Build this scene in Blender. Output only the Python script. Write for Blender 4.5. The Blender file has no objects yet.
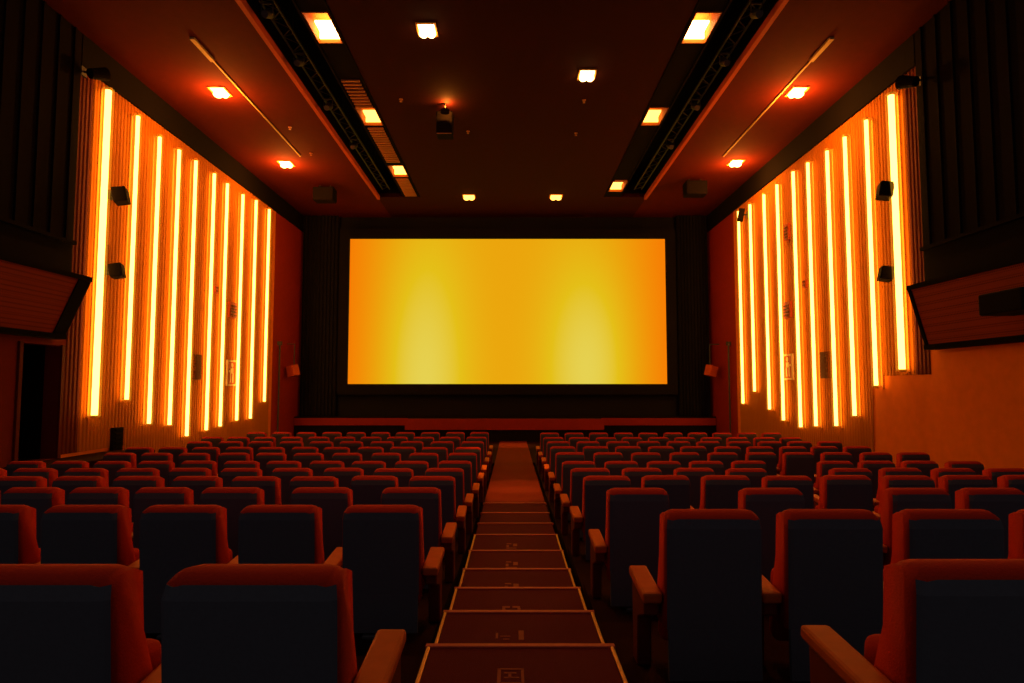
import bpy, bmesh, math, random
from mathutils import Vector, Matrix
random.seed(7)
S = bpy.context.scene
C = S.collection
F = 600.0          # focal length in pixels of the 1024 wide frame
CX, HY = 512.0, 388.0
CH = 2.13          # camera height above the flat floor before the stage

PITCH = math.atan(38.0 / F); PS, PC = math.sin(PITCH), math.cos(PITCH)
def Z(H): return CH - H          # H = metres below the camera
def ux(px, py):                  # metres right of the camera per metre ahead
    v = (350.0 - py) / F; return ((px - CX) / F) / (PC - v * PS)
def uh(py):                      # metres below the camera per metre ahead
    v = (350.0 - py) / F; return -(PS + v * PC) / (PC - v * PS)

# ------------------------------------------------------------------ materials
def mat(name, col, rough=0.6, spec=0.3, bump=0.0, bscale=40.0, var=0.12, metal=0.0, sheen=0.0):
    m = bpy.data.materials.new(name); m.use_nodes = True
    nt = m.node_tree; p = nt.nodes['Principled BSDF']
    tc = nt.nodes.new('ShaderNodeTexCoord')
    n = nt.nodes.new('ShaderNodeTexNoise'); n.inputs['Scale'].default_value = bscale; n.inputs['Detail'].default_value = 4
    nt.links.new(tc.outputs['Object'], n.inputs['Vector'])
    mx = nt.nodes.new('ShaderNodeMix'); mx.data_type = 'RGBA'
    a = [max(0, c * (1 - var)) for c in col[:3]] + [1]; b = [min(1, c * (1 + var)) for c in col[:3]] + [1]
    mx.inputs[6].default_value = a; mx.inputs[7].default_value = b
    nt.links.new(n.outputs['Fac'], mx.inputs[0]); nt.links.new(mx.outputs[2], p.inputs['Base Color'])
    p.inputs['Roughness'].default_value = rough; p.inputs['Specular IOR Level'].default_value = spec
    p.inputs['Metallic'].default_value = metal
    if sheen: p.inputs['Sheen Weight'].default_value = sheen
    if bump:
        bp = nt.nodes.new('ShaderNodeBump'); bp.inputs['Strength'].default_value = bump; bp.inputs['Distance'].default_value = 0.01
        nt.links.new(n.outputs['Fac'], bp.inputs['Height']); nt.links.new(bp.outputs['Normal'], p.inputs['Normal'])
    return m

def emit(name, col, strength):
    m = bpy.data.materials.new(name); m.use_nodes = True
    nt = m.node_tree; nt.nodes.clear()
    o = nt.nodes.new('ShaderNodeOutputMaterial'); e = nt.nodes.new('ShaderNodeEmission')
    e.inputs['Color'].default_value = (*col, 1); e.inputs['Strength'].default_value = strength
    nt.links.new(e.outputs[0], o.inputs['Surface'])
    return m

TUBE = (1.0, 0.40, 0.065)
M = {}
M['velvet'] = mat('red_velvet', (0.40, 0.017, 0.003), 0.85, 0.15, 0.25, 120, 0.15)
M['shell'] = mat('black_shell', (0.085, 0.078, 0.085), 0.8, 0.08, 0.05, 60, 0.1)
M['arm'] = mat('varnished_wood', (0.46, 0.070, 0.007), 0.55, 0.12, 0.05, 18, 0.2)
M['armside'] = mat('dark_stained_wood', (0.13, 0.016, 0.006), 0.65, 0.12, 0.05, 18, 0.2)
M['steel'] = mat('black_steel', (0.05, 0.045, 0.045), 0.5, 0.4, 0, 30)
M['carpet'] = mat('dark_red_carpet', (0.022, 0.004, 0.0035), 0.95, 0.05, 0.5, 160, 0.3)
M['runner'] = mat('red_carpet_runner', (0.15, 0.014, 0.003), 0.9, 0.1, 0.4, 120, 0.2)
M['tread'] = mat('stair_carpet', (0.080, 0.0060, 0.008), 0.9, 0.1, 0.4, 140, 0.2)
M['brass'] = mat('brass_strip', (0.75, 0.34, 0.09), 0.4, 0.5, 0, 20, 0.1, 0.6)
M['mark'] = mat('orange_floor_paint', (0.22, 0.028, 0.010), 0.7, 0.2, 0, 60, 0.3)
M['nosing'] = mat('red_rubber_nosing', (0.42, 0.06, 0.03), 0.6, 0.3, 0, 30, 0.1)
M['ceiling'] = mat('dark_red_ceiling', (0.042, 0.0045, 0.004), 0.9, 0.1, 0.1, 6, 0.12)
M['black'] = mat('black_cloth', (0.012, 0.011, 0.014), 0.95, 0.05, 0.2, 40, 0.2)
M['matte'] = mat('matt_black_paint', (0.007, 0.005, 0.005), 0.95, 0.1, 0, 40, 0.2)
M['drape'] = mat('screen_drape', (0.014, 0.013, 0.016), 0.95, 0.03, 0.2, 20, 0.2)
M['rib'] = mat('fluted_timber', (0.50, 0.155, 0.006), 0.75, 0.1, 0.03, 8, 0.08)
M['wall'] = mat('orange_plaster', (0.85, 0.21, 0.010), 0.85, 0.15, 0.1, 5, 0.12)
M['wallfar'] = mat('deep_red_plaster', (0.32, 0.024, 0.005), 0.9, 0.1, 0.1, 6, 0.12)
M['walldark'] = mat('dark_brown_panelling', (0.009, 0.0065, 0.0065), 0.9, 0.04, 0.1, 8, 0.25)
M['stage'] = mat('stage_red_cloth', (0.26, 0.022, 0.008), 0.9, 0.1, 0.2, 30, 0.2)
M['casing'] = mat('black_plastic', (0.010, 0.007, 0.006), 0.85, 0.06, 0, 40)
M['cream'] = mat('cream_card', (0.75, 0.55, 0.25), 0.7, 0.2, 0, 20, 0.08)
M['pict'] = mat('brown_print', (0.25, 0.09, 0.01), 0.7, 0.2, 0, 20, 0.08)
M['slate'] = mat('vent_metal', (0.5, 0.16, 0.05), 0.5, 0.4, 0, 20)
M['lip'] = mat('red_painted_lip', (0.55, 0.09, 0.03), 0.7, 0.2, 0, 20)
M['channel'] = mat('lamp_channel', (0.8, 0.35, 0.05), 0.6, 0.3, 0, 20)
M['recess'] = mat('lamp_recess', (0.45, 0.13, 0.015), 0.7, 0.2)
M['tube'] = emit('glowing_tube', TUBE, 10.0)
M['lamp'] = emit('glowing_lamp', (1.0, 0.55, 0.17), 18.0)
M['lampdim'] = emit('glowing_lamp_far', (1.0, 0.42, 0.06), 5.0)

def halo_mat():  # see-through emission standing in for bloom round the wall tubes
    m = bpy.data.materials.new('amber_halo'); m.use_nodes = True
    nt = m.node_tree; nt.nodes.clear()
    o = nt.nodes.new('ShaderNodeOutputMaterial'); mx = nt.nodes.new('ShaderNodeMixShader')
    tr = nt.nodes.new('ShaderNodeBsdfTransparent'); e = nt.nodes.new('ShaderNodeEmission')
    tr.inputs['Color'].default_value = (1.0, 0.97, 0.9, 1)
    e.inputs['Color'].default_value = (1.0, 0.40, 0.02, 1); e.inputs['Strength'].default_value = 1.7
    mx.inputs[0].default_value = 0.10
    nt.links.new(tr.outputs[0], mx.inputs[1]); nt.links.new(e.outputs[0], mx.inputs[2]); nt.links.new(mx.outputs[0], o.inputs['Surface'])
    return m
M['sleeve'] = halo_mat()

def perforated(name, base, dark, scale):
    m = mat(name, base, 0.85, 0.1, 0, 20, 0.1)
    nt = m.node_tree; p = nt.nodes['Principled BSDF']
    tc = nt.nodes.new('ShaderNodeTexCoord'); v = nt.nodes.new('ShaderNodeTexVoronoi')
    v.inputs['Scale'].default_value = scale; v.inputs['Randomness'].default_value = 0.0
    nt.links.new(tc.outputs['Object'], v.inputs['Vector'])
    r = nt.nodes.new('ShaderNodeValToRGB')
    r.color_ramp.elements[0].position = 0.28; r.color_ramp.elements[0].color = (*dark, 1)
    r.color_ramp.elements[1].position = 0.36; r.color_ramp.elements[1].color = (*base, 1)
    nt.links.new(v.outputs['Distance'], r.inputs['Fac'])
    for l in list(p.inputs['Base Color'].links): nt.links.remove(l)
    nt.links.new(r.outputs['Color'], p.inputs['Base Color'])
    return m
M['mesh'] = perforated('perforated_red_fascia', (0.30, 0.05, 0.02), (0.09, 0.018, 0.01), 26.0)

def screen_mat():
    m = bpy.data.materials.new('projected_image'); m.use_nodes = True
    nt = m.node_tree; nt.nodes.clear(); N = nt.nodes.new; L = nt.links.new
    out = N('ShaderNodeOutputMaterial'); e = N('ShaderNodeEmission'); L(e.outputs[0], out.inputs['Surface'])
    tc = N('ShaderNodeTexCoord'); sx = N('ShaderNodeSeparateXYZ'); L(tc.outputs['Generated'], sx.inputs[0])
    U, V = sx.outputs['X'], sx.outputs['Z']
    def mt(op, a, b=None):
        n = N('ShaderNodeMath'); n.operation = op
        for i, x in enumerate((a, b)):
            if x is None: continue
            if isinstance(x, (int, float)): n.inputs[i].default_value = x
            else: L(x, n.inputs[i])
        return n.outputs[0]
    def gauss(u0, su, v0, sv):
        a = mt('POWER', mt('DIVIDE', mt('ABSOLUTE', mt('SUBTRACT', U, u0)), su), 2.0)
        b = mt('POWER', mt('DIVIDE', mt('ABSOLUTE', mt('SUBTRACT', V, v0)), sv), 2.0)
        return mt('POWER', 2.71828, mt('MULTIPLY', mt('ADD', a, b), -1.0))
    g1 = gauss(0.235, 0.135, 0.02, 0.95); g2 = gauss(0.755, 0.135, 0.10, 0.72)
    broad = mt('POWER', 2.71828, mt('MULTIPLY', mt('POWER', mt('DIVIDE', mt('ABSOLUTE', mt('SUBTRACT', U, 0.5)), 0.48), 4.0), -1.0))
    t = mt('ADD', mt('MULTIPLY', broad, 0.40), mt('MULTIPLY', mt('ADD', g1, g2), 0.56))
    r = N('ShaderNodeValToRGB'); L(t, r.inputs['Fac'])
    el = r.color_ramp.elements
    el[0].position = 0.12; el[0].color = (0.93, 0.20, 0.001, 1)
    el[1].position = 0.95; el[1].color = (0.79, 0.64, 0.085, 1)
    for pos, c in ((0.42, (0.83, 0.38, 0.004)), (0.66, (0.78, 0.52, 0.009))):
        x = el.new(pos); x.color = (*c, 1)
    L(r.outputs['Color'], e.inputs['Color']); e.inputs['Strength'].default_value = 1.0
    return m
M['screen'] = screen_mat()

# ------------------------------------------------------------------ mesh helpers
def add_box(bm, x0, x1, y0, y1, z0, z1, mtx=None):
    vs = [bm.verts.new((x, y, z)) for x in (x0, x1) for y in (y0, y1) for z in (z0, z1)]
    for f in ((0, 1, 3, 2), (4, 6, 7, 5), (0, 4, 5, 1), (2, 3, 7, 6), (0, 2, 6, 4), (1, 5, 7, 3)):
        bm.faces.new([vs[i] for i in f])
    if mtx is not None:
        for v in vs: v.co = mtx @ v.co
    return vs
def add_prism_x(bm, prof, x0, x1):
    """profile of (y,z) points swept along x"""
    a = [bm.verts.new((x0, y, z)) for y, z in prof]; b = [bm.verts.new((x1, y, z)) for y, z in prof]
    n = len(prof)
    bm.faces.new(a[::-1]); bm.faces.new(b)
    for i in range(n): bm.faces.new((a[i], a[(i + 1) % n], b[(i + 1) % n], b[i]))
def add_prism_y(bm, prof, y0, y1):
    a = [bm.verts.new((x, y0, z)) for x, z in prof]; b = [bm.verts.new((x, y1, z)) for x, z in prof]
    n = len(prof)
    bm.faces.new(a); bm.faces.new(b[::-1])
    for i in range(n): bm.faces.new((a[i], b[i], b[(i + 1) % n], a[(i + 1) % n]))
def add_tube(bm, p, q, r, seg=12, r2=None):
    p, q = Vector(p), Vector(q); d = q - p
    rot = d.to_track_quat('Z', 'Y').to_matrix().to_4x4()
    m = Matrix.Translation((p + q) / 2) @ rot
    bmesh.ops.create_cone(bm, cap_ends=True, segments=seg, radius1=r, radius2=r if r2 is None else r2, depth=d.length, matrix=m)
def rounded(bm, off, seg=3):
    bmesh.ops.recalc_face_normals(bm, faces=bm.faces)
    bmesh.ops.bevel(bm, geom=list(bm.edges), offset=off, segments=seg, affect='EDGES', profile=0.5, clamp_overlap=True)
def mesh_of(name, bm, material, smooth=False):
    bmesh.ops.recalc_face_normals(bm, faces=bm.faces)
    me = bpy.data.meshes.new(name); bm.to_mesh(me); bm.free()
    me.materials.append(material)
    if smooth:
        for p in me.polygons: p.use_smooth = True
    return me
def obj(name, bm, material, parent=None, smooth=False, loc=None):
    o = bpy.data.objects.new(name, mesh_of(name, bm, material, smooth)); C.objects.link(o)
    if parent is not None: o.parent = parent
    if loc is not None: o.location = loc
    return o
def tag(o, label, cat, group=None):
    o['label'] = label; o['category'] = cat
    if group: o['group'] = group
    return o
def thing(name, label, cat, loc=(0, 0, 0), group=None):
    o = bpy.data.objects.new(name, None); C.objects.link(o); o.location = loc
    o.empty_display_size = 0.1
    return tag(o, label, cat, group)
def struct(name, bm, material, parent=None):
    o = obj(name, bm, material, parent)
    o['kind'] = 'structure'
    return o
ORD = ['', 'first', 'second', 'third', 'fourth', 'fifth', 'sixth', 'seventh', 'eighth', 'ninth', 'tenth', 'eleventh', 'twelfth', 'thirteenth', 'fourteenth', 'fifteenth']

# ------------------------------------------------------------------ the room
XL, XR = -9.16, 8.58
YB = 26.0                 # screen wall
HC = -7.5                 # ceiling, as H
ZC = Z(HC)
ZT = 13.1                 # first tube
TSP = 0.985

LROWS = [(1.85, 563), (4.3, 504), (5.4, 486.5), (6.65, 475.5), (7.9, 467.5), (9.2, 460.5), (10.6, 452.5), (12.0, 446.7), (13.4, 441), (14.9, 436.6), (16.4, 432)]
RROWS = [(1.85, 558), (3.6, 508), (4.9, 487), (6.5, 474.7), (7.8, 467.5), (9.2, 460.5), (10.6, 452), (12.0, 446), (13.4, 441), (14.9, 437), (16.4, 432.5)]
SEATH = 0.92
ZS = {('L', 0): .88, ('R', 0): .88, ('R', 1): 1.12, ('R', 2): 1.06}
def row_floor(r, sz=1.0):
    y, py = r
    return Z(uh(py) * (y + .13)) - SEATH * sz

def terraces(bm, rows, x0, x1, key):
    edges = [-2.0] + [min(rows[i][0] - 0.22, rows[i - 1][0] + 0.75) for i in range(1, len(rows))] + [17.3]
    for i, r in enumerate(rows):
        add_box(bm, x0, x1, edges[i], edges[i + 1], -0.6, row_floor(r, ZS.get((key, i), 1.0)))
bm = bmesh.new()
terraces(bm, LROWS, XL - 0.1, -0.56, 'L')
terraces(bm, RROWS, 0.66, XR + 0.1, 'R')
add_box(bm, -0.56, 0.66, -2.0, 17.3, -0.6, -0.08)
add_box(bm, XL - 0.1, XR + 0.1, 17.3, YB + 0.2, -0.6, 0.0)
struct('floor', bm, M['carpet'])

# aisle stairs and runner
SC = 0.048
st = thing('aisle_stairs', 'carpeted aisle stairs with brass edge strips running down the middle between the seat blocks', 'stairs', (SC, 2.73, 0))
Hs = [uh(py) * (3.6 + .87 * k) for k, py in enumerate((646, 612, 588.5, 569.5, 551, 535, 523.5))] + [1.985, 1.998]
Hs = [min(h, 1.99) if k < 7 else max(h, Hs[6] + .006 * (k - 6)) for k, h in enumerate(Hs)]
print('HS', Hs)
W = 1.06
def stepobj(k):
    y0, y1 = 2.73 + 0.87 * k, 3.6 + 0.87 * k
    zt = Z(Hs[k])
    b = bmesh.new(); add_box(b, -W / 2, W / 2, 0, y1 - y0, -0.079, zt)
    s = obj('step', b, M['tread'], st, loc=(0, y0 - 2.73, 0))
    L = y1 - y0
    b = bmesh.new(); add_box(b, -W / 2 - 0.02, W / 2 + 0.02, L - 0.032, L + 0.012, zt - 0.02, zt + 0.012); rounded(b, 0.004, 1)
    obj('nosing', b, M['nosing'], s)
    for sx in (-1, 1) if k < 6 else ():
        b = bmesh.new(); add_box(b, sx * W / 2 - 0.010, sx * W / 2 + 0.010, 0.01, L - 0.036, zt, zt + 0.014); rounded(b, 0.004, 1)
        obj('edge_strip', b, M['brass'], s)
    # worn, unreadable row marking
    b = bmesh.new(); h = zt + 0.003
    def stroke(x0, x1, y0_, y1_):
        add_box(b, x0, x1, y0_, y1_, zt - 0.002, h)
    cx = -0.055
    if k == 0:
        yy = 0.42
        stroke(cx - .07, cx + .07, yy + .15, yy + .165); stroke(cx - .07, cx - .052, yy - .05, yy + .16); stroke(cx + .055, cx + .07, yy - .05, yy + .16)
        stroke(cx - .035, cx + .03, yy + .105, yy + .12); stroke(cx - .035, cx + .045, yy + .055, yy + .07); stroke(cx - .05, cx + .06, yy - .01, yy + .012); stroke(cx - .012, cx + .004, yy + .06, yy + .11)
    elif k == 1:
        yy = 0.38
        stroke(cx + .05, cx + .085, yy, yy + .15); stroke(cx - .10, cx - .085, yy + .02, yy + .11); stroke(cx - .07, cx - .005, yy + .05, yy + .065); stroke(cx - .05, cx - .01, yy + .005, yy + .02)
    elif k == 2:
        yy = 0.20
        stroke(cx - .07, cx - .045, yy, yy + .24); stroke(cx - .045, cx - .01, yy + .2, yy + .24); stroke(cx - .045, cx - .015, yy + .1, yy + .13)
        stroke(cx + .01, cx + .07, yy + .2, yy + .24); stroke(cx + .05, cx + .075, yy, yy + .2); stroke(cx + .01, cx + .05, yy + .1, yy + .13); stroke(cx + .01, cx + .05, yy, yy + .03)
    else:
        yy = 0.2
        stroke(cx - .06, cx + .0, yy + .2, yy + .24); stroke(cx - .06, cx + .06, yy, yy + .04); stroke(cx + .02, cx + .07, yy + .1, yy + .22); stroke(cx - .06, cx - .03, yy + .06, yy + .16)
    if k < 6: obj('row_marking', b, M['mark'], s)
    else: b.free()
for k in range(len(Hs)): stepobj(k)
YE = 2.73 + 0.87 * len(Hs)
b = bmesh.new()
YE += .02
prof = [(YE, -0.079), (17.3, -0.079), (17.3, 0.0), (24.0, 0.0), (24.0, 0.02), (17.3, 0.045), (YE, Z(Hs[-1] + .004))]
add_prism_x(b, prof, SC - W / 2, SC + W / 2)
tag(obj('aisle_runner', b, M['runner']), 'long red carpet runner leading from the foot of the aisle stairs to the stage', 'carpet')

# ceiling: three strips round two lighting trenches
TR = [(-5.3, -3.61), (3.61, 5.3)]
M['ceilglow'] = mat('glow_tinted_ceiling', (0.095, 0.0095, 0.003), 0.9, 0.1, 0.1, 6, 0.12)  # same ceiling, coloured lighter to carry the glow of the side lamps
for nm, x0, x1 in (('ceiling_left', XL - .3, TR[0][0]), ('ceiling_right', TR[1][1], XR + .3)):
    bm = bmesh.new(); add_box(bm, x0, x1, 0.0, YB + .2, ZC, ZC + 0.15); struct(nm, bm, M['ceilglow'])
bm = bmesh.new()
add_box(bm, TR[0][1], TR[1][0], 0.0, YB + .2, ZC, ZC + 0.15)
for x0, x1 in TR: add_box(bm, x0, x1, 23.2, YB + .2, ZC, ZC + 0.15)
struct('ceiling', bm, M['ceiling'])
bm = bmesh.new()
for x0, x1 in TR:
    add_box(bm, x0 - .05, x1 + .05, 4.0, 23.3, ZC + 0.95, ZC + 1.05)
    add_box(bm, x0 - .06, x0 - .001, 4.0, 23.3, ZC + 0.15, ZC + 0.95); add_box(bm, x1 + .001, x1 + .06, 4.0, 23.3, ZC + 0.15, ZC + 0.95)
    add_box(bm, x0 - .05, x1 + .05, 23.201, 23.3, ZC + 0.15, ZC + 0.95)
struct('ceiling_trench', bm, M['matte'])
for i, (xa, s) in enumerate(((TR[0][0], 1), (TR[1][1], -1))):
    b = bmesh.new(); add_box(b, min(xa, xa + s * .10), max(xa, xa + s * .10), 4.0, 23.2, ZC - 0.10, ZC + 0.06)
    struct('trim_%d' % (i + 1), b, M['lip'])

# side walls
def side_wall(name, X, s, holes, m='wall', ya_=4.0, yb_=22.9):
    """s = +1 for the right wall: the wall body lies at X..X+0.3*s"""
    b = bmesh.new(); x0, x1 = min(X, X + .3 * s), max(X, X + .3 * s)
    zlo, zhi = -0.55, ZC
    if holes:
        (ya, yb, za, zb) = holes
        add_box(b, x0, x1, ya_, ya, zlo, zhi); add_box(b, x0, x1, yb, yb_, zlo, zhi)
        add_box(b, x0, x1, ya, yb, zb, zhi); add_box(b, x0, x1, ya, yb, zlo, za)
    else: add_box(b, x0, x1, ya_, yb_, zlo, zhi)
    return struct(name, b, M[m])
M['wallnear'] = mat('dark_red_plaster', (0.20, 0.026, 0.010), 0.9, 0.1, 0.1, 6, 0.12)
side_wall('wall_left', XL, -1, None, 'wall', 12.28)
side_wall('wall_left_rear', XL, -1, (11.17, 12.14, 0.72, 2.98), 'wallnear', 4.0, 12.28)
side_wall('wall_right', XR, 1, None)
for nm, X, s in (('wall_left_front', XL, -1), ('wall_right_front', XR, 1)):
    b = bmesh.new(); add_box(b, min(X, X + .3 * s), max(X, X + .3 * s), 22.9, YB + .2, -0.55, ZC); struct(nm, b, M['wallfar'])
b = bmesh.new(); add_box(b, XL - .3, XR + .3, YB, YB + .2, -0.5, ZC); struct('wall_back', b, M['drape'])
# unlit room behind the left doorway
b = bmesh.new()
add_box(b, XL - 2.0, XL - .3, 11.07, 11.17, 0.6, 3.1); add_box(b, XL - 2.0, XL - .3, 12.14, 12.24, 0.6, 3.1)
add_box(b, XL - 2.1, XL - 2.0, 11.07, 12.24, 0.6, 3.1); add_box(b, XL - 2.0, XL - .3, 11.17, 12.14, 2.98, 3.1); add_box(b, XL - 2.0, XL - .3, 11.17, 12.14, 0.6, 0.72)
struct('door_1', b, M['matte'])
b = bmesh.new()
add_box(b, XL, XL + .05, 12.14, 12.22, 0.72, 3.0); add_box(b, XL, XL + .05, 11.09, 11.17, 0.72, 3.0)
struct('trim_3', b, M['armside'])

# fluted timber panels: real ribs
def fluted(name, X, s, y0, y1, z0, z1, segs=None, m='rib'):
    b = bmesh.new(); pitch = 0.115; d = 0.018
    n = int((y1 - y0) / pitch); pts = []
    for i in range(n):
        y = y0 + i * pitch
        pts += [(X, y), (X - s * d, y + .03), (X - s * d, y + .085), (X, y + .1)]
    pts.append((X, y0 + n * pitch))
    lo = [b.verts.new((x, y, z0 if y > 14.3 else segs)) for x, y in pts]; hi = [b.verts.new((x, y, z1)) for x, y in pts]
    for i in range(len(pts) - 1): b.faces.new((lo[i], lo[i + 1], hi[i + 1], hi[i]))
    return struct(name, b, M[m])
M['ribshade'] = mat('shaded_fluted_timber', (0.14, 0.022, 0.006), 0.8, 0.15, 0.1, 12, 0.15)  # darker rib colour stands in for shade beside the first tube
fluted('trim_11', XL + .001, -1, 12.28, 12.78, -0.02, Z(-6.82), Z(1.35), 'ribshade')
fluted('trim_12', XR - .001, 1, 12.28, 12.75, -0.02, Z(-6.82), Z(-0.28), 'ribshade')
fluted('trim_4', XL + .001, -1, 12.745, 22.7, -0.02, Z(-6.82), Z(1.35))
fluted('trim_5', XR - .001, 1, 12.745, 22.7, -0.02, Z(-6.82), Z(-0.28))
# dark band above the tubes
for i, (X, s) in enumerate(((XL, -1), (XR, 1))):
    b = bmesh.new(); add_box(b, min(X - .07 * s, X), max(X - .07 * s, X), 12.28, YB, Z(-6.82), ZC - .002)
    struct('trim_%d' % (6 + i), b, M['matte'])

# near dark panelling above the balcony fascias
def panelling(name, X, s, y1, zb):
    b = bmesh.new()
    add_box(b, min(X, X - .06 * s), max(X, X - .06 * s), 5.0, y1, zb, ZC - .002)
    y = 5.3
    while y < y1 - .1:
        add_box(b, min(X - .06 * s, X - .10 * s), max(X - .06 * s, X - .10 * s), y, y + .05, zb + .9, ZC - .01); y += .42
    add_box(b, min(X - .06 * s, X - .14 * s), max(X - .06 * s, X - .14 * s), 5.0, y1, zb + .85, zb + .92)
    return struct(name, b, M['walldark'])
panelling('trim_8', XL, -1, 12.27, Z(-2.11))
panelling('trim_9', XR, 1, 12.27, Z(-1.98))

# slanted acoustic fascias with a cap and an end board
def fascia(X, s, y1, xt, ht, xb, hb, label, eb=.08):
    t = thing('slanted_fascia', label, 'wall panel', (X, y1, Z(-hb)))
    def loc(x, z): return (x - X, z - Z(-hb))
    zt, zb = Z(-ht), Z(-hb)
    b = bmesh.new(); add_prism_y(b, [loc(X, zt), loc(xt, zt), loc(xb, zb), loc(X - .01 * s, zb)], -6.0, -eb); obj('front_board', b, M['mesh'], t)
    b = bmesh.new(); add_prism_y(b, [loc(X - .002 * s, zt + .09), loc(xt - .05 * s, zt + .09), loc(xt - .05 * s, zt + .001), loc(X - .002 * s, zt + .001)], -6.0, 0.0); obj('top_cap', b, M['walldark'], t)
    b = bmesh.new(); add_prism_y(b, [loc(X - .002 * s, zt), loc(xt - .03 * s, zt), loc(xb - .03 * s, zb), loc(X - .002 * s, zb)], -eb, 0.0); obj('end_board', b, M['matte'], t)
    b = bmesh.new(); add_prism_y(b, [loc(X - .002 * s, zb - .002), loc(xb - .05 * s, zb - .002), loc(xb - .05 * s, zb - .1), loc(X - .002 * s, zb - .1)], -6.0, 0.0); obj('bottom_rail', b, M['matte'], t)
    return t
fascia(XL, -1, 11.97, -8.50, 2.13, -8.96, 1.07, 'dark slanted fascia board on the left wall above the black doorway', .32)
fascia(XR, 1, 12.1, 8.07, 1.98, 8.37, 0.87, 'red slanted perforated fascia board on the right wall above the bare orange wall')
b = bmesh.new(); add_box(b, 7.62, 8.2, 8.9, 9.75, Z(-1.52), Z(-1.17)); rounded(b, .03, 2)
t = tag(obj('wall_speaker', b, M['casing']), 'low black box speaker fixed to the right slanted fascia at the photo edge', 'speaker')
b = bmesh.new(); add_box(b, 7.66, 8.16, 9.75, 9.765, Z(-1.48), Z(-1.21)); obj('speaker_grille', b, M['matte'], t)

# raised ledge along the near left wall
b = bmesh.new(); add_box(b, XL, -8.2, 7.0, 13.9, 0.0, Z(1.42)); struct('trim_10', b, M['carpet'])

# ------------------------------------------------------------------ tubes on the walls
# (x and y at mid height, y of the top end, y of the bottom end) of each tube as seen in the photograph
LTB = [(101, 253, 88, 418), (132, 258, 114, 402), (154, 280, 135, 426), (174, 288, 148, 427), (191, 298, 159, 438), (210, 302, 172, 432), (223.5, 305, 182, 428), (239.5, 307, 193, 422), (253, 309, 199, 420), (266.5, 305, 208, 403)]
RTB = [(897, 232, 93, 372), (871.5, 253, 118, 388), (850, 276, 135, 418), (832, 288, 149, 428), (812.2, 294, 161, 428), (797.2, 299, 170, 429), (780.5, 302, 183, 422), (767, 302, 193, 411), (752.5, 298, 203, 393), (741, 307, 210, 405)]
def tube(X, s, k, P, label):
    y = (abs(X) - .17) / abs(ux(P[0], P[1]))
    zt = Z(uh(P[2]) * y); zb = Z(uh(P[3]) * y)
    t = thing('tube_light', label, 'light', (X - s * .03, y, zb), 'glowing tube lights on the side walls')
    r = 0.062 if k == 0 else 0.042
    xo = -s * 0.15
    b = bmesh.new(); add_tube(b, (xo, 0, 0.05), (xo, 0, zt - zb - .05), r, 14); obj('glass_tube', b, M['tube'], t, True)
    b = bmesh.new(); add_tube(b, (xo, 0, 0.03), (xo, 0, zt - zb - .03),   .115 if k == 0 else .09, 20); obj('halo_sleeve', b, M['sleeve'], t, True)  # added glowing sleeve imitates the halo round the tube
    for z0, z1 in ((0, .06), (zt - zb - .06, zt - zb)):
        b = bmesh.new(); add_tube(b, (xo, 0, z0), (xo, 0, z1), r + .012, 14)
        add_box(b, min(xo, 0), max(xo, 0), -.012, .012, z0 + .02, z1 - .02)
        obj('end_cap', b, M['channel'], t)
    b = bmesh.new(); add_box(b, -.015, .015, -.03, .03, 0, zt - zb); obj('mounting_channel', b, M['channel'], t)
for k in range(10):
    tube(XL, -1, k, LTB[k], 'glowing yellow tube light on the left wall, %s from the front seats end' % ORD[k + 1] if k else 'thickest glowing yellow tube light on the left wall, farthest from the screen')
    tube(XR, 1, k, RTB[k], 'glowing yellow tube light on the right wall, %s from the near end' % ORD[k + 1] if k else 'thickest glowing yellow tube light on the right wall, farthest from the screen')

# ------------------------------------------------------------------ screen and stage
sc = thing('cinema_screen', 'wide cinema screen showing a glowing yellow and orange image on the black end wall', 'screen', (0, YB - .25, Z(-.2)))
xs0, xs1, zs0, zs1 = ux(349, 311) * 25.7, ux(666, 311) * 25.7, -uh(384) * 25.7 - .2, -uh(239) * 25.7 - .2
b = bmesh.new(); add_box(b, xs0, xs1, -.05, 0, zs0, zs1); obj('projection_surface', b, M['screen'], sc)
def frame_bm(x0, x1, z0, z1, w, d0, d1):
    b = bmesh.new()
    add_box(b, x0 - w, x0, d0, d1, z0 - w, z1 + w); add_box(b, x1, x1 + w, d0, d1, z0 - w, z1 + w)
    add_box(b, x0, x1, d0, d1, z0 - w, z0); add_box(b, x0, x1, d0, d1, z1, z1 + w)
    return b
obj('masking_frame', frame_bm(xs0, xs1, zs0, zs1, .45, -.09, .2), M['black'], sc)
# pleated black drapes either side
def drape(x0, x1, label):
    b = bmesh.new(); n = 40; f, bk = [], []
    for i in range(n + 1):
        x = x0 + (x1 - x0) * i / n; y = YB - .32 + .06 * math.sin(i * 1.6)
        f.append((b.verts.new((x, y, .95)), b.verts.new((x, y, ZC - .02)))); bk.append((b.verts.new((x, y + .03, .95)), b.verts.new((x, y + .03, ZC - .02))))
    for i in range(n):
        b.faces.new((f[i][0], f[i + 1][0], f[i + 1][1], f[i][1])); b.faces.new((bk[i][0], bk[i][1], bk[i + 1][1], bk[i + 1][0]))
        b.faces.new((f[i][1], f[i + 1][1], bk[i + 1][1], bk[i][1])); b.faces.new((f[i][0], bk[i][0], bk[i + 1][0], f[i + 1][0]))
    b.faces.new((f[0][0], f[0][1], bk[0][1], bk[0][0])); b.faces.new((f[n][0], bk[n][0], bk[n][1], f[n][1]))
    tag(obj('stage_drape', b, M['drape']), label, 'curtain')
drape(XL + .1, xs0 - .5, 'black pleated drape hanging left of the bright screen')
drape(xs1 + .5, XR - .1, 'black pleated drape hanging right of the bright screen')

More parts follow.
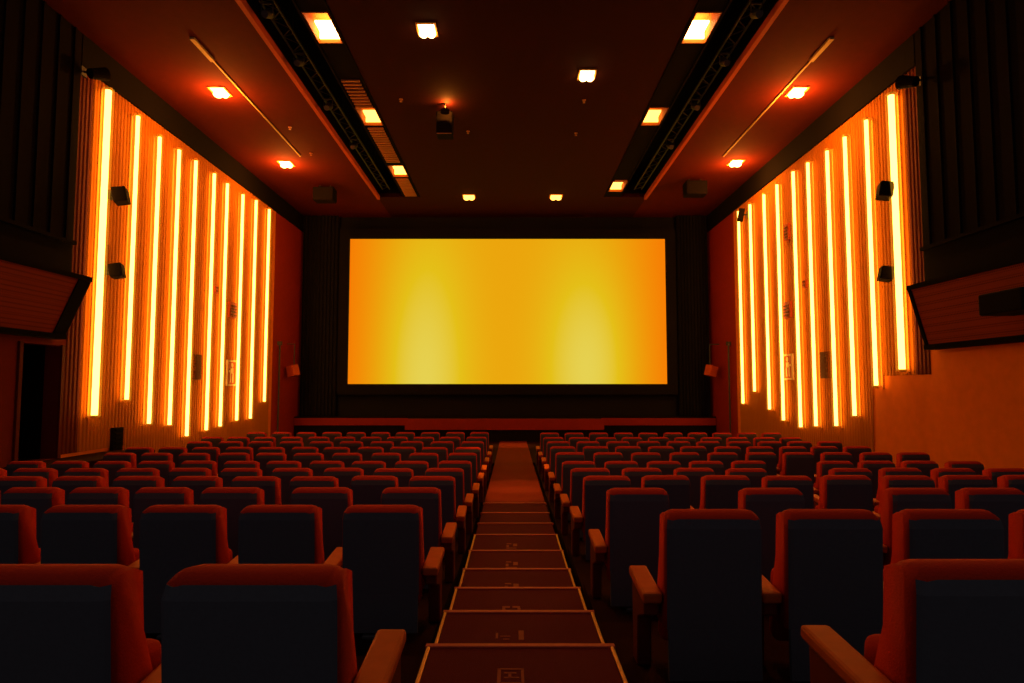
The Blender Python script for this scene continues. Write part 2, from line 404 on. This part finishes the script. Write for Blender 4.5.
sg = thing('stage', 'low dark stage below the screen with a red fronted middle section', 'stage', (0, 24.0, 0))
cx0, cx1 = (406 - CX) * 24 / F, (603 - CX) * 24 / F
b = bmesh.new(); add_box(b, cx0, cx1, 0.02, 1.3, 0.0, Z(1.24)); obj('middle_platform', b, M['matte'], sg)
b = bmesh.new(); add_box(b, cx0 - .02, cx1 + .02, -.02, .019, Z(1.66), Z(1.22)); obj('front_valance', b, M['stage'], sg)
b = bmesh.new(); add_box(b, XL + .02 , XR - .02, 1.301, 1.65, 0.0, Z(1.20)); obj('rear_platform', b, M['matte'], sg)
for x0, x1 in ((XL + .03, cx0 - .1), (cx1 + .1, XR - .03)):
    b = bmesh.new(); add_box(b, x0, x1, 1.26, 1.3, Z(1.56), Z(1.26)); obj('side_valance', b, M['stage'], sg)
b = bmesh.new(); add_box(b, cx0 + 2.4, cx1 - .5, .6, .9, Z(1.238), Z(1.12)); rounded(b, .02, 1)
tag(obj('floor_monitor', b, M['matte']), 'low dark long box lying on the stage under the screen', 'box')

# ------------------------------------------------------------------ ceiling lamps
def ceil_pt(px, py, H=7.5):
    y = -H / uh(py)
    return (ux(px, py) * y, y)
# big slot lamps set in the grille panels
def lamp_panel(s, label, lamps, grille):
    x0, x1 = (3.65, 4.25); xc = s * (x0 + x1) / 2; w = (x1 - x0) / 2
    t = thing('ceiling_lamp_fixture', label, 'ceiling fixture', (xc, 8.0, ZC))
    b = bmesh.new(); segs = []; y = 0.0
    for ly in lamps:
        segs.append((y, ly - 8.0 - .55)); y = ly - 8.0 + .55
    segs.append((y, 15.2))
    for a, c in segs:
        if (a, c) and c > a: add_box(b, -w, w, a, c, 0.02, 0.06)
    for sx in (-1, 1): add_box(b, sx * w - .02, sx * w + .02, 0, 15.2, -.01, .08)
    obj('panel_board', b, M['walldark'], t)
    for a, c in grille:
        b = bmesh.new(); y = a - 8.0
        while y < c - 8.0: add_box(b, -w * .75, w * .75, y, y + .07, -.02, .019); y += .17
        obj('grille', b, M['slate'], t)
    return xc
def slot_lamp(xc, ly, label, m=None):
    t = thing('recessed_lamp', label, 'light', (xc, ly, ZC), 'recessed lamps along the ceiling trenches')
    w = .245
    b = bmesh.new()
    add_box(b, -w - .02, -w, -.54, .54, .0, .45); add_box(b, w, w + .02, -.54, .54, .0, .45)
    add_box(b, -w, w, -.54, -.52, .0, .45); add_box(b, -w, w, .52, .54, .0, .45); add_box(b, -w, w, -.52, .52, .43, .45)
    obj('lamp_housing', b, M['recess'], t)
    b = bmesh.new(); add_box(b, -.22, .22, .12, .48, .22, .26); add_box(b, -.22, .22, .46, .5, .08, .22)
    obj('light_source', b, m or M['lamp'], t)
LY = [12.1, 16.2, 20.4]
NM = ['nearest', 'middle', 'farthest']
xc = lamp_panel(-1, 'dark ceiling panel with grilles and three lamps beside the left trench', LY, [(14.2, 15.6), (16.9, 19.6), (21.1, 23.0)])
for i, ly in enumerate(LY): slot_lamp(xc, ly, 'bright rectangular recessed lamp in the left ceiling panel, %s of three' % NM[i], M['lamp'] if i == 0 else M['lampdim'])
LYR = [12.1, 16.2, 22.0]
xc = lamp_panel(1, 'dark ceiling panel with three lamps beside the right trench', LYR, [(21.3, 21.4)])
for i, ly in enumerate(LYR): slot_lamp(xc, ly, 'bright rectangular recessed lamp in the right ceiling panel, %s of three' % NM[i], M['lamp'] if i == 0 else M['lampdim'])

# lighting trusses in the trenches
def truss(xc, label):
    t = thing('lighting_truss', label, 'truss', (xc, 8.0, ZC + .25), 'trusses in the ceiling trenches')
    for dx, dz in ((-.14, 0), (.14, 0), (0, .26)):
        b = bmesh.new(); add_tube(b, (dx, 0, dz), (dx, 15.0, dz), .025, 8); obj('chord', b, M['steel'], t)
    b = bmesh.new(); y = 0
    while y < 14.8:
        add_tube(b, (-.14, y, 0), (.14, y + .3, 0), .012, 6); add_tube(b, (.14, y + .3, 0), (-.14, y + .6, 0), .012, 6)
        add_tube(b, (-.14, y, 0), (0, y + .3, .26), .012, 6); add_tube(b, (.14, y + .3, 0), (0, y + .6, .26), .012, 6); y += .6
    obj('lattice', b, M['steel'], t)
    b = bmesh.new()
    for y in (1, 5, 9, 13): add_tube(b, (0, y, .26), (0, y, .70), .01, 6)
    obj('hanger_rods', b, M['steel'], t)
truss(-4.92, 'black lattice lighting truss in the left ceiling trench')
truss(4.92, 'black lattice lighting truss in the right ceiling trench')

# stage spotlights hung on the trusses
def truss_spot(x, y, label):
    t = thing('stage_spotlight', label, 'spotlight', (x, y, ZC + .20), 'small spotlights on the ceiling trusses')
    rot = Matrix.Rotation(math.radians(-55), 4, 'X')
    b = bmesh.new(); bmesh.ops.create_cone(b, cap_ends=True, segments=14, radius1=.07, radius2=.10, depth=.30, matrix=rot); obj('lamp_body', b, M['steel'], t, False, (0, 0, -.2))
    b = bmesh.new(); add_box(b, -.12, -.105, -.02, .02, -.2, .03); add_box(b, .105, .12, -.02, .02, -.2, .03); add_box(b, -.12, .12, -.02, .02, .0, .03); obj('yoke', b, M['steel'], t)
for i, y in enumerate((11.6, 13.4, 15.6, 18.2)):
    truss_spot(-4.92, y, 'small black spotlight on the left truss, %s from the near end' % ORD[i + 1])
    truss_spot(4.92, y, 'small black spotlight on the right truss, %s from the near end' % ORD[i + 1])

# small downlights in the plain ceiling
def downlight(px, py, w, l, label, power, m='lamp', aim=None, spot=70):
    x, y = px if py is None else ceil_pt(px, py)
    t = thing('downlight', label, 'light', (x, y, ZC), 'small downlights in the ceiling')
    b = bmesh.new()
    add_box(b, -w / 2 - .04, -w / 2, -l / 2 - .04, l / 2 + .04, -.03, -.002); add_box(b, w / 2, w / 2 + .04, -l / 2 - .04, l / 2 + .04, -.03, -.002)
    add_box(b, -w / 2, w / 2, -l / 2 - .04, -l / 2, -.03, -.002); add_box(b, -w / 2, w / 2, l / 2, l / 2 + .04, -.03, -.002)
    obj('trim_ring', b, M['channel'], t)
    b = bmesh.new()
    for sx in (-1, 1):
        bmesh.ops.create_uvsphere(b, u_segments=12, v_segments=8, radius=w * .27, matrix=Matrix.Translation((sx * w * .24, l * .1, -.085)) @ Matrix.Diagonal((1, 1.5, .5, 1)))
    add_box(b, -w / 2 + .005, w / 2 - .005, -l / 2 + .01, l / 2 - .01, -.018, -.004)
    obj('bulbs', b, M[m], t, True)
    if power:
        ld = bpy.data.lights.new('downlight_beam', 'SPOT'); ld.energy = power; ld.color = (1, .42, .08); ld.spot_size = math.radians(spot); ld.spot_blend = .6; ld.shadow_soft_size = .12
        lo = bpy.data.objects.new('downlight_beam', ld); C.objects.link(lo); lo.parent = t; lo.location = (0, 0, -.12)
        if spot > 100:
            pd = bpy.data.lights.new('downlight_glow', 'POINT'); pd.energy = 200; pd.color = (1, .30, .03); pd.shadow_soft_size = .10
            po = bpy.data.objects.new('downlight_glow', pd); C.objects.link(po); po.parent = t; po.location = (0, 0, -.42)
        if aim is not None:
            d = Vector(aim) - Vector((x, y, ZC - .12)); lo.rotation_euler = d.to_track_quat('-Z', 'Y').to_euler()
downlight(427, 29, .34, .40, 'square glowing downlight in the middle ceiling, nearest the left lamp panel', 2600, aim=(0.0, 11.6, 0), spot=13)
downlight(587, 74, .34, .40, 'square glowing downlight in the middle ceiling right of centre', 2600, aim=(0.05, 12.6, 0), spot=13)
downlight(469, 196, .42, .40, 'far downlight above the screen, left one of the pair', 2600, 'lampdim', aim=(0.0, 22.3, 0), spot=14)
downlight(556, 196, .42, .40, 'far downlight above the screen, right one of the pair', 2600, 'lampdim', aim=(0.05, 22.3, 0), spot=14)
downlight(220, 91, .34, .42, 'glowing downlight in the left side ceiling, nearer of two', 130, spot=150)
downlight(286, 163, .36, .42, 'glowing downlight in the left side ceiling, farther of two', 130, spot=150)
downlight(797, 91, .34, .42, 'glowing downlight in the right side ceiling, nearer of two', 130, spot=150)
downlight(736, 162, .36, .42, 'glowing downlight in the right side ceiling, farther of two', 130, spot=150)

for sx in (-1, 1):  # extra lamps out of view, added to light near seat rims and armrests
    for yy in (6.6, 9.9):
        x_, y_ = sx * 2.2, yy
        downlight((x_, y_), None, .34, .42, 'added out-of-view downlight in the %s ceiling over the nearer seats, %s of two' % ('left' if sx < 0 else 'right', 'nearer' if yy < 7 else 'farther'), 380, spot=85)

# thin tracks with a bar at the near end
def track(s, label):
    t = thing('ceiling_track', label, 'track', (s * 6.85, 12.4, ZC))
    b = bmesh.new(); add_box(b, -.018, .018, .9, 6.6, -.03, -.001); obj('rail', b, M['cream'], t)
    b = bmesh.new(); add_box(b, -.05, .05, 0, .9, -.05, -.001); obj('bar_cover', b, M['cream'], t)
track(-1, 'thin light coloured ceiling track with a bar end over the left seats')
track(1, 'thin light coloured ceiling track with a bar end over the right seats')

# smoke detector with glow, hanging box, corner boxes, sprinklers
x, y = ceil_pt(445, 103)
t = thing('ceiling_beacon', 'small dark round ceiling detector in an orange glow above the hanging box', 'detector', (x, y, ZC))
b = bmesh.new(); add_tube(b, (0, 0, -.26), (0, 0, -.19), .12, 18); obj('detector_head', b, M['casing'], t)
b = bmesh.new(); add_tube(b, (0, 0, -.19), (0, 0, -.0), .02, 8); obj('stem', b, M['casing'], t)
b = bmesh.new(); add_tube(b, (0, 0, -.185), (0, 0, -.17), .07, 18); obj('glow_ring', b, M['lampdim'], t)
pd = bpy.data.lights.new('beacon_glow', 'POINT'); pd.energy = 50; pd.color = (1, .30, .03); pd.shadow_soft_size = .02
po = bpy.data.objects.new('beacon_glow', pd); C.objects.link(po); po.parent = t; po.location = (.05, -.03, -.10)
y2 = 15.9; x2 = ux(445, 125) * y2
t = thing('hanging_speaker', 'black speaker box hanging from the middle ceiling on a bracket', 'speaker', (x2, y2, ZC))
zt = -uh(114) * y2 + CH - ZC; zb = -uh(137) * y2 + CH - ZC
b = bmesh.new(); add_box(b, -.22, .22, -.2, .2, zb, zt); rounded(b, .03, 2); obj('cabinet', b, M['casing'], t)
b = bmesh.new(); add_tube(b, (0, 0, zt - .02), (0, 0, 0), .025, 8); add_box(b, -.12, .12, -.12, .12, -.02, -.001); obj('bracket', b, M['steel'], t)
b = bmesh.new(); add_box(b, -.2, .2, -.215, -.205, zb + .0, zb + .025); obj('lower_lip', b, M['slate'], t)
for px, py, lab in ((325, 196, 'dark speaker box under the ceiling at the end of the left trench'), (695, 190, 'dark speaker box under the ceiling at the end of the right trench')):
    x, y = ceil_pt(px, py, 7.1)
    t = thing('ceiling_speaker', lab, 'speaker', (x, y, ZC))
    b = bmesh.new(); add_box(b, -.38, .38, -.25, .25, -.62, -.12); rounded(b, .04, 2); obj('cabinet', b, M['casing'], t)
    b = bmesh.new(); add_tube(b, (-.2, 0, -.13), (-.2, 0, 0), .02, 8); add_tube(b, (.2, 0, -.13), (.2, 0, 0), .02, 8); obj('hanger', b, M['steel'], t)
for px, py, lab in ((401, 99, 'tiny ceiling sprinkler left of the glowing detector'), (468, 131, 'tiny ceiling sprinkler right of the hanging speaker box'), (290, 127, 'tiny ceiling sprinkler between left trench and side lamps, nearer one'),
                    (311, 153, 'tiny ceiling sprinkler between left trench and side lamps, farther one'), (584, 100, 'tiny ceiling sprinkler just below the right square downlight'), (576, 133, 'tiny ceiling sprinkler farther on from the right square downlight')):
    x, y = ceil_pt(px, py)
    b = bmesh.new(); add_tube(b, (0, 0, -.001), (0, 0, -.02), .05, 12); add_tube(b, (0, 0, -.02), (0, 0, -.07), .015, 8); add_tube(b, (0, 0, -.07), (0, 0, -.075), .035, 10)
    tag(obj('ceiling_sprinkler', b, M['slate'], loc=(x, y, ZC)), lab, 'sprinkler', 'ceiling sprinklers')

# ------------------------------------------------------------------ things on the side walls
def wall_pt(side, px, py, off=0.0):
    X = XL + off if side < 0 else XR - off
    y = abs(X) / abs(ux(px, py))
    return X, y, Z(uh(py) * y)
def wall_box(side, px, py, w, h, d, label, cat='speaker', name='wall_speaker', group=None, conduit=0):
    X, y, z = wall_pt(side, px, py, .3)
    s = side
    t = thing(name, label, cat, (X, y, z), group)
    b = bmesh.new(); add_box(b, -d / 2, d / 2, -w / 2, w / 2, -h / 2, h / 2, Matrix.Rotation(math.radians(12 * s), 4, 'Y') @ Matrix.Rotation(math.radians(-18 * s), 4, 'Z')); rounded(b, .02, 2); obj('cabinet', b, M['casing'], t)
    b = bmesh.new(); add_tube(b, (0, 0, 0), (s * .25, 0, .02), .025, 8); add_box(b, min(s * .22, s * .26), max(s * .22, s * .26), -.07, .07, -.08, .12); obj('bracket', b, M['steel'], t)
    if conduit:
        b = bmesh.new(); add_tube(b, (s * .23, 0, .1), (s * .23, 0, conduit), .015, 6); obj('conduit', b, M['armside'], t)
    return t
wall_box(-1, 121, 196, .32, .34, .28, 'small black box speaker between the first two left tubes, upper one')
wall_box(-1, 117, 271, .30, .30, .26, 'small black box speaker between the first two left tubes, lower one', conduit=.6)
wall_box(1, 885, 191, .34, .34, .28, 'small black box speaker between the first two right tubes, upper one')
wall_box(1, 886, 274, .30, .30, .26, 'small black box speaker between the first two right tubes, lower one', conduit=.95)
wall_box(1, 741, 215, .30, .42, .2, 'small dark box at the top of the farthest right tube', 'box', 'wall_box')
# spotlights at the top corner of the fluted panels
for side, px, py, lab in ((-1, 98, 74, 'dark spotlight high on the left wall above the first tube'), (1, 908, 82, 'dark spotlight high on the right wall above the first tube')):
    X, y, z = wall_pt(side, px, py, .35)
    t = thing('wall_spotlight', lab, 'spotlight', (X, y, z))
    rot = Matrix.Rotation(math.radians(115), 4, 'X') @ Matrix.Rotation(math.radians(20 * side), 4, 'Y')
    b = bmesh.new(); bmesh.ops.create_cone(b, cap_ends=True, segments=14, radius1=.14, radius2=.10, depth=.36, matrix=rot); obj('lamp_body', b, M['casing'], t)
    b = bmesh.new(); add_tube(b, (0, 0, 0), (side * .33, 0, .05), .025, 8); add_box(b, min(side * .29, side * .33), max(side * .29, side * .33), -.08, .08, -.05, .15); obj('bracket', b, M['steel'], t)
# framed signs
def frame_sign(side, px, py, w, h, label):
    X, y, z = wall_pt(side, px, py, .06)
    s = side
    t = thing('wall_sign', label, 'sign', (X, y, z))
    b = bmesh.new()
    for a in (-1, 1):
        add_box(b, -.025, .025, a * w / 2 - .03, a * w / 2 + .03, -h / 2 - .03, h / 2 + .03); add_box(b, -.025, .025, -w / 2, w / 2, a * h / 2 - .03, a * h / 2 + .03)
    obj('sign_frame', b, M['cream'], t)
    b = bmesh.new(); add_box(b, min(s * .0, s * .02), max(s * .0, s * .02), -w / 2, w / 2, -h / 2, h / 2); obj('sign_board', b, M['arm'], t)
    xa, xb = -s * .012, s * .001; x0, x1 = min(xa, xb), max(xa, xb)
    b = bmesh.new()
    bmesh.ops.create_cone(b, cap_ends=True, segments=14, radius1=.075, radius2=.075, depth=.012, matrix=Matrix.Translation((-s * .006, .02, h * .32)) @ Matrix.Rotation(math.pi / 2, 4, 'Y'))
    add_box(b, x0, x1, -.09, .11, -.02, h * .2); add_box(b, x0, x1, -.12, -.05, -h * .4, .0); add_box(b, x0, x1, .05, .13, -h * .4, .0); add_box(b, x0, x1, -.2, -.09, h * .02, h * .12)
    obj('pictogram', b, M['cream'], t)
frame_sign(-1, 231.5, 373, .62, .78, 'framed sign with a pale figure between the tubes on the left wall')
frame_sign(1, 788, 367, .62, .74, 'framed sign with a pale figure between the tubes on the right wall')
M['ventbrown'] = mat('brown_vent_metal', (0.17, 0.048, 0.004), 0.7, 0.15)
def flat_box(side, px, py, w, h, label, m='ventbrown', louvre=True):
    X, y, z = wall_pt(side, px, py, .07)
    t = thing('wall_vent', label, 'vent', (X, y, z))
    b = bmesh.new(); add_box(b, -.03, .05, -w / 2, w / 2, -h / 2, h / 2) if side > 0 else add_box(b, -.05, .03, -w / 2, w / 2, -h / 2, h / 2)
    obj('vent_frame', b, M[m], t)
    b = bmesh.new(); q = -h / 2 + .06
    while q < h / 2 - .05:
        add_box(b, -side * .045 - .012, -side * .045 + .012, -w / 2 + .04, w / 2 - .04, q, q + .04); q += .1
    obj('louvre', b, M['ventbrown' if m != 'casing' else 'casing'], t)
flat_box(-1, 196.5, 367, .42, .72, 'dark narrow vent low between the middle tubes on the left wall')
flat_box(1, 825, 365, .42, .72, 'dark narrow vent low between the tubes on the right wall')
flat_box(-1, 232.5, 310, .46, .50, 'brown vent above the framed sign on the left wall', 'arm')
flat_box(1, 787.5, 310, .42, .50, 'brown vent above the framed sign on the right wall', 'arm')
flat_box(-1, 117, 441, .34, .62, 'dark cabinet low on the left wall under the first two tubes', 'casing')
flat_box(1, 787, 232, .28, .5, 'small brown vent high between the tubes on the right wall', 'arm')
flat_box(-1, 216, 290, .16, .22, 'tiny brown vent between the middle tubes on the left wall', 'arm')
flat_box(1, 805, 284, .18, .22, 'tiny brown vent between the middle tubes on the right wall', 'arm')
# front corner boxes on poles
def corner_spk(px, py, Y, side, label):
    x = ux(px, py) * Y; z = Z(uh(py) * Y)
    X = XL if side < 0 else XR
    t = thing('hanging_corner_speaker', label, 'speaker', (x, Y, z))
    b = bmesh.new(); add_box(b, -.2, .2, -.16, .16, -.22, .22, Matrix.Rotation(math.radians(14 * side), 4, 'Y') @ Matrix.Rotation(math.radians(30 * side), 4, 'Z')); rounded(b, .02, 2); obj('cabinet', b, M['arm'], t)
    b = bmesh.new(); add_tube(b, (0, .1, .15), (0, .1, 1.1), .02, 8); add_tube(b, (0, .1, 1.1), (X - x - side * .03, .1, 1.1), .02, 8); obj('bracket', b, M['steel'], t)
corner_spk(293, 371, 24.2, -1, 'small boxy speaker on a bracket left of the screen')
corner_spk(711, 371, 24.6, 1, 'small boxy speaker on a bracket right of the screen')
for px, y, side, lab in ((283, 23.4, -1, 'thin upright pipe on the wall left of the screen'), (721, 23.5, 1, 'thin upright pipe on the wall right of the screen')):
    X = XL + .08 if side < 0 else XR - .08
    b = bmesh.new(); add_tube(b, (0, 0, 0), (0, 0, 3.9), .035, 8); add_box(b, -.08, .08, -.05, .05, 3.8, 3.95); add_box(b, -.06, .06, -.06, .06, 0, .04)
    tag(obj('wall_pipe', b, M['steel'], loc=(X, y, 0)), lab, 'pipe')

# ------------------------------------------------------------------ seats
def rounded_box(x0, x1, y0, y1, z0, z1, r, seg=3):
    b = bmesh.new(); add_box(b, x0, x1, y0, y1, z0, z1); rounded(b, r, seg); return b
def tilt(b, ang, py, pz):
    m = Matrix.Translation((0, py, pz)) @ Matrix.Rotation(math.radians(ang), 4, 'X') @ Matrix.Translation((0, -py, -pz))
    for v in b.verts: v.co = m @ v.co
    return b
def seat_meshes():
    d = {}
    hw = .27
    # upholstered back: side profile, swept across, generously rounded
    b = bmesh.new()
    add_prism_x(b, [(.045, .30), (.010, .83), (.022, .88), (.052, .909), (.095, .92), (.145, .912), (.172, .88), (.18, .66), (.26, .42), (.27, .30)], -hw, hw)
    bmesh.ops.recalc_face_normals(b, faces=b.faces)
    ed = [e for e in b.edges if abs(e.verts[0].co.x - e.verts[1].co.x) < 1e-6]
    bmesh.ops.bevel(b, geom=ed, offset=.04, segments=4, affect='EDGES', profile=.5, clamp_overlap=True) if 0 else None
    # round the two upper corners of the back when seen from behind
    def corner(bb, w, top, r):
        for v in bb.verts:
            ax, z = abs(v.co.x), v.co.z
            ex, ez = ax - (w - r), z - (top - r)
            if ex > 0 and ez > 0:
                L = max(ex, ez); h = math.hypot(ex, ez)
                k = L / h
                v.co.x = math.copysign(w - r + ex * k, v.co.x); v.co.z = top - r + ez * k
    bmesh.ops.subdivide_edges(b, edges=[e for e in b.edges if abs(e.verts[0].co.x - e.verts[1].co.x) > .3], cuts=14, use_grid_fill=True)
    for q in (.036, .024, .012, .004):      # extra loops so the rear side edges can be rounded
        for sx in (-1, 1):
            bmesh.ops.bisect_plane(b, geom=list(b.verts) + list(b.edges) + list(b.faces), plane_co=(sx * (hw - q), 0, 0), plane_no=(1, 0, 0))
    bmesh.ops.recalc_face_normals(b, faces=b.faces); b.normal_update()
    rl = b.faces.layers.int.new('rear')
    for ff in b.faces:
        cc = ff.calc_center_median(); ff[rl] = int(ff.normal.y < -.5 and ff.normal.z > -.5 and abs(cc.x) < hw - .012 and cc.z < .886)
    for vv in b.verts:
        ax = abs(vv.co.x) - (hw - .045); yr0 = .045 - .065 * max(0, (vv.co.z - .30)) / .60
        if ax > 0 and vv.co.y < .10: vv.co.y += .045 * (1 - math.sqrt(max(0, 1 - (ax / .045) ** 2))) * (1.0 - max(0, vv.co.y - .03) / .07)
    corner(b, hw, .92, .07)
    bmesh.ops.recalc_face_normals(b, faces=b.faces); b.normal_update()
    sh = b.copy(); sh.normal_update()
    rl = sh.faces.layers.int['rear']
    bmesh.ops.delete(sh, geom=[f for f in sh.faces if not f[rl]], context='FACES')
    d['back_cushion'] = mesh_of('back_cushion', b, M['velvet'], True)
    # rear cover: a thin shell that follows the rounded rear of the back and runs on down behind the seat
    b = sh
    for v in b.verts: v.co += v.normal * .004
    bmesh.ops.solidify(b, geom=list(b.faces), thickness=.003)
    add_box(b, -hw + .016, hw - .016, .040, .070, .04, .303)
    d['back_shell'] = mesh_of('back_shell', b, M['shell'], True)
    for pl in d['back_shell'].polygons: pl.use_smooth = False
    b = tilt(rounded_box(-.235, .235, .29, .41, .14, .55, .04), 8, .36, .3)
    d['cushion_up'] = mesh_of('seat_cushion', b, M['velvet'], True)
    b = tilt(rounded_box(-.235, .235, .27, .70, .26, .40, .045), 4, .3, .4)
    d['cushion_down'] = mesh_of('seat_cushion', b, M['velvet'], True)
    b = bmesh.new(); add_box(b, -.20, .20, .10, .20, .02, .30); add_box(b, -.12, .12, .02, .32, 0, .03); add_box(b, -.22, .22, .12, .30, .27, .31); rounded(b, .008, 1)
    d['pedestal'] = mesh_of('pedestal', b, M['steel'])
    for key, s in (('L', 1), ('R', -1)):
        xa = s * .33
        b = tilt(rounded_box(xa - .055, xa + .055, .08, .52, .43, .49, .015, 2), 5, .2, .46)
        d['arm' + key] = mesh_of('armrest', b, M['arm'])
        b = bmesh.new(); add_prism_x(b, [(.34, 0), (.47, 0), (.48, .450), (.12, .425), (.12, .35), (.32, .28)], xa - .042, xa + .042); rounded(b, .008, 1)
        d['sup' + key] = mesh_of('side_panel', b, M['armside'])
    return d
SM = seat_meshes()
def make_seat(key, down):
    r = bpy.data.objects.new('cinema_chair', None); r.empty_display_size = .1
    for nm, me in (('back_cushion', SM['back_cushion']), ('back_shell', SM['back_shell']), ('seat_cushion', SM['cushion_down' if down else 'cushion_up']), ('pedestal', SM['pedestal']), ('armrest', SM['arm' + key]), ('side_panel', SM['sup' + key])):
        c = bpy.data.objects.new(nm, me); c.parent = r
    return r
def place(key, x, y, z, rz, sc, label, group, down=False, tip=0.0):
    r = bpy.data.objects.new('cinema_chair', None); r.empty_display_size = .1
    C.objects.link(r); r.location = (x, y, z); r.rotation_euler = (0, 0, rz); r.scale = sc
    tag(r, label, 'seat', group)
    for nm, me in (('back_cushion', SM['back_cushion']), ('back_shell', SM['back_shell']), ('seat_cushion', SM['cushion_down' if down else 'cushion_up']), ('pedestal', SM['pedestal']), ('armrest', SM['arm' + key]), ('side_panel', SM['sup' + key])):
        c = bpy.data.objects.new(nm, me); C.objects.link(c); c.parent = r

ROWN = ['nearest', 'second nearest', 'third nearest', 'fourth nearest', 'fifth nearest', 'sixth', 'seventh', 'eighth', 'ninth', 'tenth', 'farthest']
LX = {0: [-.80, -1.49], 1: [-.93, -1.67, -2.37, -3.07, -3.77], 2: [-.91, -1.72, -2.53, -3.15, -3.74, -4.33, -4.92]}
RX = {0: [1.50], 1: [1.20, 1.92, 2.64, 3.36], 2: [1.03, 2.13, 3.32, 3.94, 4.56]}
HIDE_R = {(4, 3.7), (5, 4.4)}
for key, rows, PX, side in (('L', LROWS, LX, -1), ('R', RROWS, RX, 1)):
    for i, r in enumerate(rows):
        y = r[0]; sz = ZS.get((key, i), 1.0); zf = row_floor(r, sz)
        if i in PX: xs = PX[i]
        else:
            x = .88 if side < 0 else 1.02
            lim = min(7.5 if side < 0 else 7.1, y * 512 / F + .5); xs = []
            while x < lim:
                xs.append(side * x); x += .655 if i % 2 else .675
        for j, x in enumerate(xs):
            if side > 0 and i == 4 and 3.4 < x < 4.1: continue
            if side > 0 and i == 5 and 4.15 < x < 4.75: continue
            w = 1.03 if i < 2 else (.92 if i < 3 else .94)
            if i == 1 and side < 0: w = 1.04
            if i == 2 and side < 0: w = .98 if j < 3 else .87
            if i == 1 and side > 0: w = 1.08
            rnd = random.random()
            down = i > 3 and rnd < .16
            jit = (0, 0, 0) if i < 3 else (random.uniform(-.03, .03), random.uniform(-.03, .03), random.uniform(-.03, .03))
            pos = 'on the aisle' if j == 0 else '%s from the aisle' % ORD[j + 1]
            lab = 'black-backed red cinema seat %s, %s row, %s block' % (pos, ROWN[i], 'left' if side < 0 else 'right')
            place(key, x + jit[0] * .3, y + jit[1], zf, jit[2] * .5, (w, 1, sz), lab, 'cinema seats left of the aisle' if side < 0 else 'cinema seats right of the aisle', down)

# ------------------------------------------------------------------ world and camera
w = bpy.data.worlds.new('dim_hall'); S.world = w; w.use_nodes = True
bg = w.node_tree.nodes['Background']; bg.inputs['Color'].default_value = (.95, .90, 1.0, 1); bg.inputs['Strength'].default_value = 0.075

cam = bpy.data.cameras.new('camera'); co = bpy.data.objects.new('camera', cam); C.objects.link(co)
cam.sensor_width = 36.0; cam.lens = F / 1024 * 36
p = math.atan(38.0 / F)
co.location = (0, 0, CH); co.rotation_euler = (math.pi / 2 + p, 0, 0)
# horizon sits 38 px below the principal point by pitch, the rest by lens shift
cam.shift_y = (HY - 38.0 - 341.5) / 1024.0
cam.clip_end = 100
S.camera = co
v = S.view_settings
v.view_transform = 'Standard'; v.look = 'None'; v.exposure = 0.0; v.gamma = 1.0; v.use_curve_mapping = False
